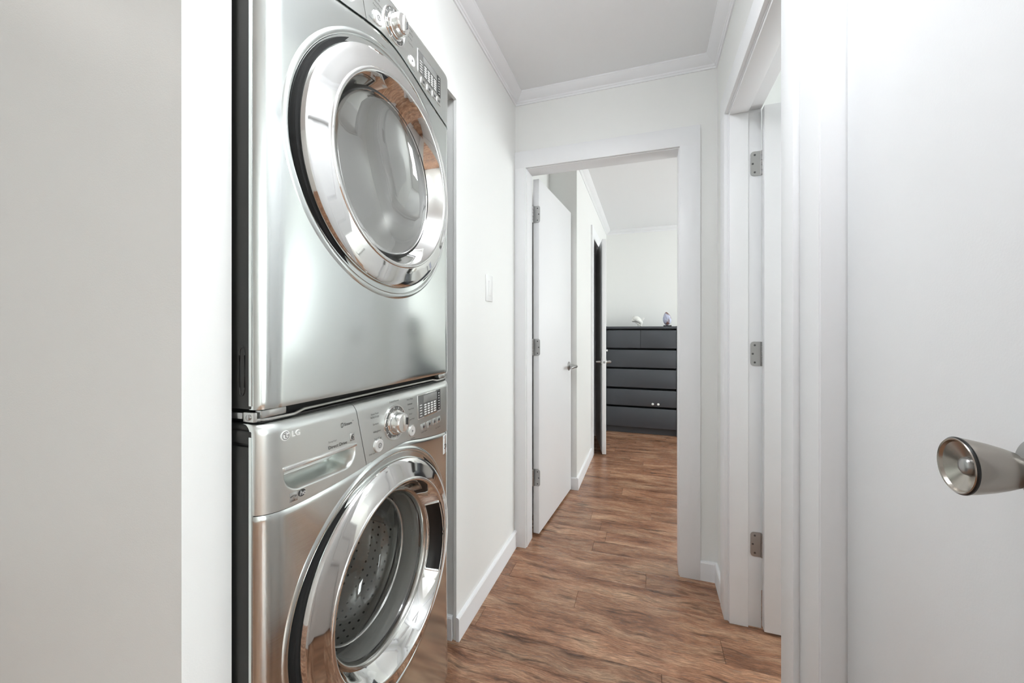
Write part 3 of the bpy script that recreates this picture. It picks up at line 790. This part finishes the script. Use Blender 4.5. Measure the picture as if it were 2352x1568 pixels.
wash, Xw, Xwp, wdraw, wfas, wdoor = machine('washing_machine', 'brushed steel front loading washer with see-through chrome ringed door, below the dryer', 0.0, 1.005, .563, seam_w, wt, True)
dt = [('Heavy Duty', .765, .962, T), ('Bulky/Large', .768, .951, T), ('Cotton/Normal', .770, .939, T), ('Perm. Press', .772, .927, T), ('Delicates', .774, .915, T),
      ('Steam Fresh', .836, .9865, .0062), ('Freshen Up', .912, .980, .0060), ('Speed Dry', .915, .967, .0062), ('Air Dry', .918, .953, .0058), ('Time Dry', .918, .938, .0058), ('Child Lock', .756, .886, .0050), ('Start/Pause', .926, .8745, .0045)]
dry, Xdr, Xdrp, ddraw, dfas, ddoor = machine('tumble_dryer', 'brushed steel dryer with grey glass chrome ringed door, stacked above the washer', 1.006, 2.008, 1.553, seam_d, dt, False)

# maker's marks on the washer drawer
Lg = disc('emblem', .5445, .9775, .0092, Xwp, 'printlight', wdraw, .0012)
xx = Xwp(.5445, .9775)+.0014
link('emblem_line', lathe(B(), [(.0072, .0003), (.0062, .0003)], (xx, .5445, .9775), 'x', 32), 'print', Lg)
bm = B(); box(bm, xx, xx+.0004, .5440, .5450, .9740, .9822); link('emblem_line', bm, 'print', Lg)
bm = B(); box(bm, xx, xx+.0004, .5440, .5475, .9736, .9744); link('emblem_line', bm, 'print', Lg)
bm = B(); box(bm, xx, xx+.0004, .5470, .5512, .9772, .9780); link('emblem_line', bm, 'print', Lg)
bm = B(); lathe(bm, [(.0011, .0003), (0, .0003)], (xx, .5415, .9805), 'x', 12); link('emblem_line', bm, 'print', Lg)
bm = B(); box(bm, xx, xx+.0005, .5480, .5508, .9790, .9822); link('emblem_line', bm, 'printlight', Lg)
t_ = text('maker_lettering', 'LG', .0150, .5568, .9722, Xwp, 'printlight', wdraw, 0.0, depth=.0018)
text('lettering', 'Steam', .0092, .6830, .9640, Xwp, 'print', wdraw)
text('lettering', 'TM', .0032, .7060, .9695, Xwp, 'print', wdraw)
bm = B(); lathe(bm, [(.0034, .0003), (.0026, .0003)], (Xwp(.677, .967)+.0003, .6775, .967), 'x', 20)
for v in bm.verts: v.co.z = .967+(v.co.z-.967)*1.5
link('lettering', bm, 'print', wdraw)
text('lettering', 'Inverter', .0066, .6405, .9380, Xwp, 'lcd', wdraw)
text('lettering', 'Direct Drive', .0097, .6400, .9255, Xwp, 'print', wdraw)
pb = plate('motion_badge', .6985, .7115, .9275, .9440, Xwp, 'silver', wdraw, .0006, .0003)
text('lettering', '6', .0150, .7010, .9315, lambda y, z: Xwp(y, z)+.0006, 'print', pb, shear=.2)
text('lettering', 'motion', .0036, .6995, .9285, lambda y, z: Xwp(y, z)+.0006, 'print', pb)
es = plate('energy_label', .5530, .5690, .8525, .8695, Xwp, 'silver', wdraw, .0005, .0002)
text('lettering', 'energy', .0048, .5538, .8615, lambda y, z: Xwp(y, z)+.0005, 'print', es, shear=.2)
text('lettering', 'STAR', .0040, .5545, .8535, lambda y, z: Xwp(y, z)+.0005, 'print', es)
bm = B(); tube(bm, [(Xwp(.56, .86)+.0009, .5545+.0023*i, .8580+.0035*math.sin(PI*i/6)+.003) for i in range(7)], .0003, 6); link('lettering', bm, 'print', es)
he = disc('efficiency_badge', .5785, .8625, .0082, Xwp, 'print', wdraw, .0006, squash=.82)
text('lettering', 'he', .0125, .5725, .8590, lambda y, z: Xwp(y, z)+.0006, 'printlight', he, shear=.2)
# white sticker wrapping the right edge of the washer front
stk = plate('sticker', 1.128, 1.158, .772, .832, Xw, 'white', wash, .0006, .0002)
Xst = lambda y, z: Xw(y, z)+.0006
text('lettering', 'LG', .0090, 1.1315, .822, Xst, 'print', stk)
link('lettering', lathe(B(), [(.0085, .0009), (.0060, .0009)], (Xw(1.142, .795), 1.142, .795), 'x', 24), 'print', stk)
text('lettering', '10', .0080, 1.1375, .7925, Xst, 'print', stk)

# stacking kit between the two machines
kit = empty('stacking_bracket', (-.66, YC, 1.005)); props(kit, 'silver stacking rail with end clips between washer and dryer', 'bracket')
bm = B()
rp = [(-.6395, YC-HW+.002, 1.012), (-.632, YC-HW+.030, 1.0105), (-.629, YC-HW+.075, 1.0105), (-.632, YC-HW+.10, 1.015), (-.631, YC, 1.016), (-.632, YC+HW-.10, 1.015), (-.629, YC+HW-.075, 1.0105), (-.632, YC+HW-.030, 1.0105), (-.6395, YC+HW-.002, 1.012)]
link('rail', tube(bm, rp, .0028, 8), 'silver', kit, smooth=60)
boxo('rail_shelf', (-.660, -.634, YC-HW+.012, YC+HW-.012, 1.0055, 1.0085), 'side', kit)
for s in (-1, 1):
    ye = YC+s*HW
    a, b_ = sorted((ye, ye-s*.006))
    c = boxo('end_clip', (-.662, -.636, a-.0005, b_+.0005, 1.0085, 1.0255), 'silver', kit, .0015)
    a, b_ = sorted((ye-s*.010, ye-s*.060))
    boxo('clip_block', (-.648, -.630, a, b_, 1.014, 1.0285), 'silver', c, .003)
    a, b_ = sorted((ye, ye-s*.004))
    boxo('clip_arm', (-.715, -.664, a-.0005, b_+.0005, 1.013, 1.024), 'nickel', c, .001)
    link('screw', lathe(B(), [(.0055, 0), (.0055, -.0015*-s), (.004, .0028*s), (0, .003*s)], (-.648, ye+s*.0005, 1.017), 'y', 16), 'nickel', c, smooth=40)

# ================================================================== bedroom things
DY = 4.715; DX0, DX1 = -.470, .330; DT = 1.225
dr = empty('dresser', ((DX0+DX1)/2, DY, 0)); props(dr, 'tall black six drawer dresser against the bedroom wall', 'dresser')
boxo('side_panel', (DX0, DX0+.022, DY, BY-.014, 0, DT), 'dresser', dr, .001); boxo('side_panel', (DX1-.022, DX1, DY, BY-.014, 0, DT), 'dresser', dr, .001)
boxo('top', (DX0+.022, DX1-.022, DY, BY-.014, DT-.028, DT-.003), 'dresser', dr, .001)
boxo('back_panel', (DX0+.022, DX1-.022, BY-.022, BY-.015, .02, DT-.03), 'dresserin', dr)
boxo('inner_frame', (DX0+.022, DX1-.022, DY+.25, DY+.262, .02, DT-.03), 'dresserin', dr)
boxo('plinth', (DX0+.022, DX1-.022, DY+.055, DY+.073, 0, .070), 'dresserin', dr)
zs = [(.080, .298), (.322, .505), (.530, .735), (.758, .955)]
for k, (a, b_) in enumerate(zs):
    d_ = boxo('drawer', (DX0+.025, DX1-.025, DY+.001, DY+.019, a, b_), 'dresser', dr, .0015)
    if k == 1:
        for xk_ in (.060, .118): link('drawer_knob', lathe(B(), [(.006, 0), (.006, -.010), (.012, -.014), (.013, -.020), (.009, -.025), (0, -.026)], (xk_, DY+.001, .354), 'y', 20), 'white', d_, smooth=50)
mid = (DX0+DX1)/2
boxo('drawer', (DX0+.025, mid-.002, DY+.001, DY+.019, .978, 1.178), 'dresser', dr, .0015); boxo('drawer', (mid+.002, DX1-.025, DY+.001, DY+.019, .978, 1.178), 'dresser', dr, .0015)

def blob(bm, c, rx, ry, rz, rot=None, sub=3):
    t = bmesh.ops.create_icosphere(bm, subdivisions=sub, radius=1.0)
    mt = Matrix.Diagonal((rx, ry, rz))
    for v in t['verts']:
        p = mt @ v.co
        if rot: p = Matrix.Rotation(rot, 3, 'Y') @ p
        v.co = Vector(c)+p
sk = empty('skull_ornament', (-.11, 4.93, DT-.003)); props(sk, 'white bone skull ornament on top of the dresser', 'ornament')
bm = B(); zb_ = DT-.003
blob(bm, (-.118, 4.93, zb_+.088), .050, .045, .036, .25); blob(bm, (-.155, 4.925, zb_+.072), .022, .030, .018, .5)
blob(bm, (-.078, 4.92, zb_+.062), .026, .030, .044, -.5); blob(bm, (-.056, 4.915, zb_+.076), .038, .014, .012, -.8)
blob(bm, (-.066, 4.92, zb_+.026), .011, .020, .030, -.15); blob(bm, (-.092, 4.90, zb_+.064), .030, .03, .020, .3)
o = link('skull', bm, 'bone', sk, smooth=180)
md = o.modifiers.new('fuse', 'REMESH'); md.mode = 'VOXEL'; md.voxel_size = .004; md.use_smooth_shade = True
bm = B(); tube(bm, [(-.135, 4.915, zb_+.055), (-.105, 4.905, zb_+.035), (-.080, 4.90, zb_+.020), (-.066, 4.905, zb_+.006)], [.006, .007, .007, .008], 10); link('jaw', bm, 'bone', sk, smooth=60)
bm = B(); tube(bm, [(-.108, 4.93, zb_+.045), (-.102, 4.93, zb_+.020), (-.100, 4.93, zb_)], [.005, .004, .006], 10); link('jaw', bm, 'bone', sk, smooth=60)
cr = empty('crystal_ornament', (.222, 4.94, DT-.003)); props(cr, 'pointed grey purple agate crystal on a black stand on the dresser', 'crystal')
boxo('stand', (.180, .268, 4.90, 4.98, DT-.003, DT+.012), 'black', cr, .003)
bm = B(); tt = bmesh.ops.create_icosphere(bm, subdivisions=3, radius=1.0)
rnd = random.Random(3)
for v in tt['verts']:
    z = v.co.z; q = 1+.05*rnd.uniform(-1, 1)
    wd = .047*(1-.35*max(0, z))*q
    v.co = Vector((.222+v.co.x*wd-.010*max(0, z), 4.94+v.co.y*.036*q, DT+.088+z*.078))
link('crystal', bm, 'crystal', cr)

# bed, nightstand and lamp: seen mirrored in the dryer front
bed = empty('bed', (2.35, 4.1, 0)); props(bed, 'bed with dark headboard and white pillows beyond the dresser', 'bed')
boxo('headboard', (1.62, 3.12, BY-.085, BY-.015, 0, 1.25), 'fabric_dark', bed, .015)
boxo('bed_base', (1.66, 3.08, 3.1, BY-.085, .06, .32), 'fabric_dark', bed, .02)
boxo('mattress', (1.66, 3.08, 3.08, BY-.085, .32, .56), 'fabric_white', bed, .05, seg=4)
for x in (1.72, 2.42): 
    bm = B(); blob(bm, (x+.30, BY-.24, .78), .30, .10, .22); link('pillow', bm, 'fabric_white', bed, smooth=180)
for x in (1.75, 2.95):
    for y in (3.2, 4.9): boxo('leg', (x, x+.05, y, y+.05, 0, .06), 'fabric_dark', bed)
ns = empty('nightstand', (1.30, 4.93, 0)); props(ns, 'small dark nightstand beside the bed', 'nightstand')
boxo('cabinet', (1.08, 1.52, 4.74, BY-.015, .10, .58), 'dresser', ns, .003)
boxo('drawer', (1.10, 1.50, 4.728, 4.74, .36, .56), 'dresser', ns, .003)
for x in (1.09, 1.47):
    for y in (4.75, 5.10): boxo('leg', (x, x+.04, y, y+.04, 0, .10), 'dresser', ns)
tl = empty('table_lamp', (1.30, 4.93, .58)); props(tl, 'table lamp with pale shade on the nightstand', 'lamp')
link('lamp_base', lathe(B(), [(0, 0), (.07, 0), (.07, .015), (.02, .03), (.012, .10), (.012, .26)], (1.30, 4.93, .58), 'z', 24), 'fabric_dark', tl, smooth=40)
link('lamp_shade', lathe(B(), [(.13, .24), (.095, .44)], (1.30, 4.93, .58), 'z', 32), 'bulb', tl, smooth=60)
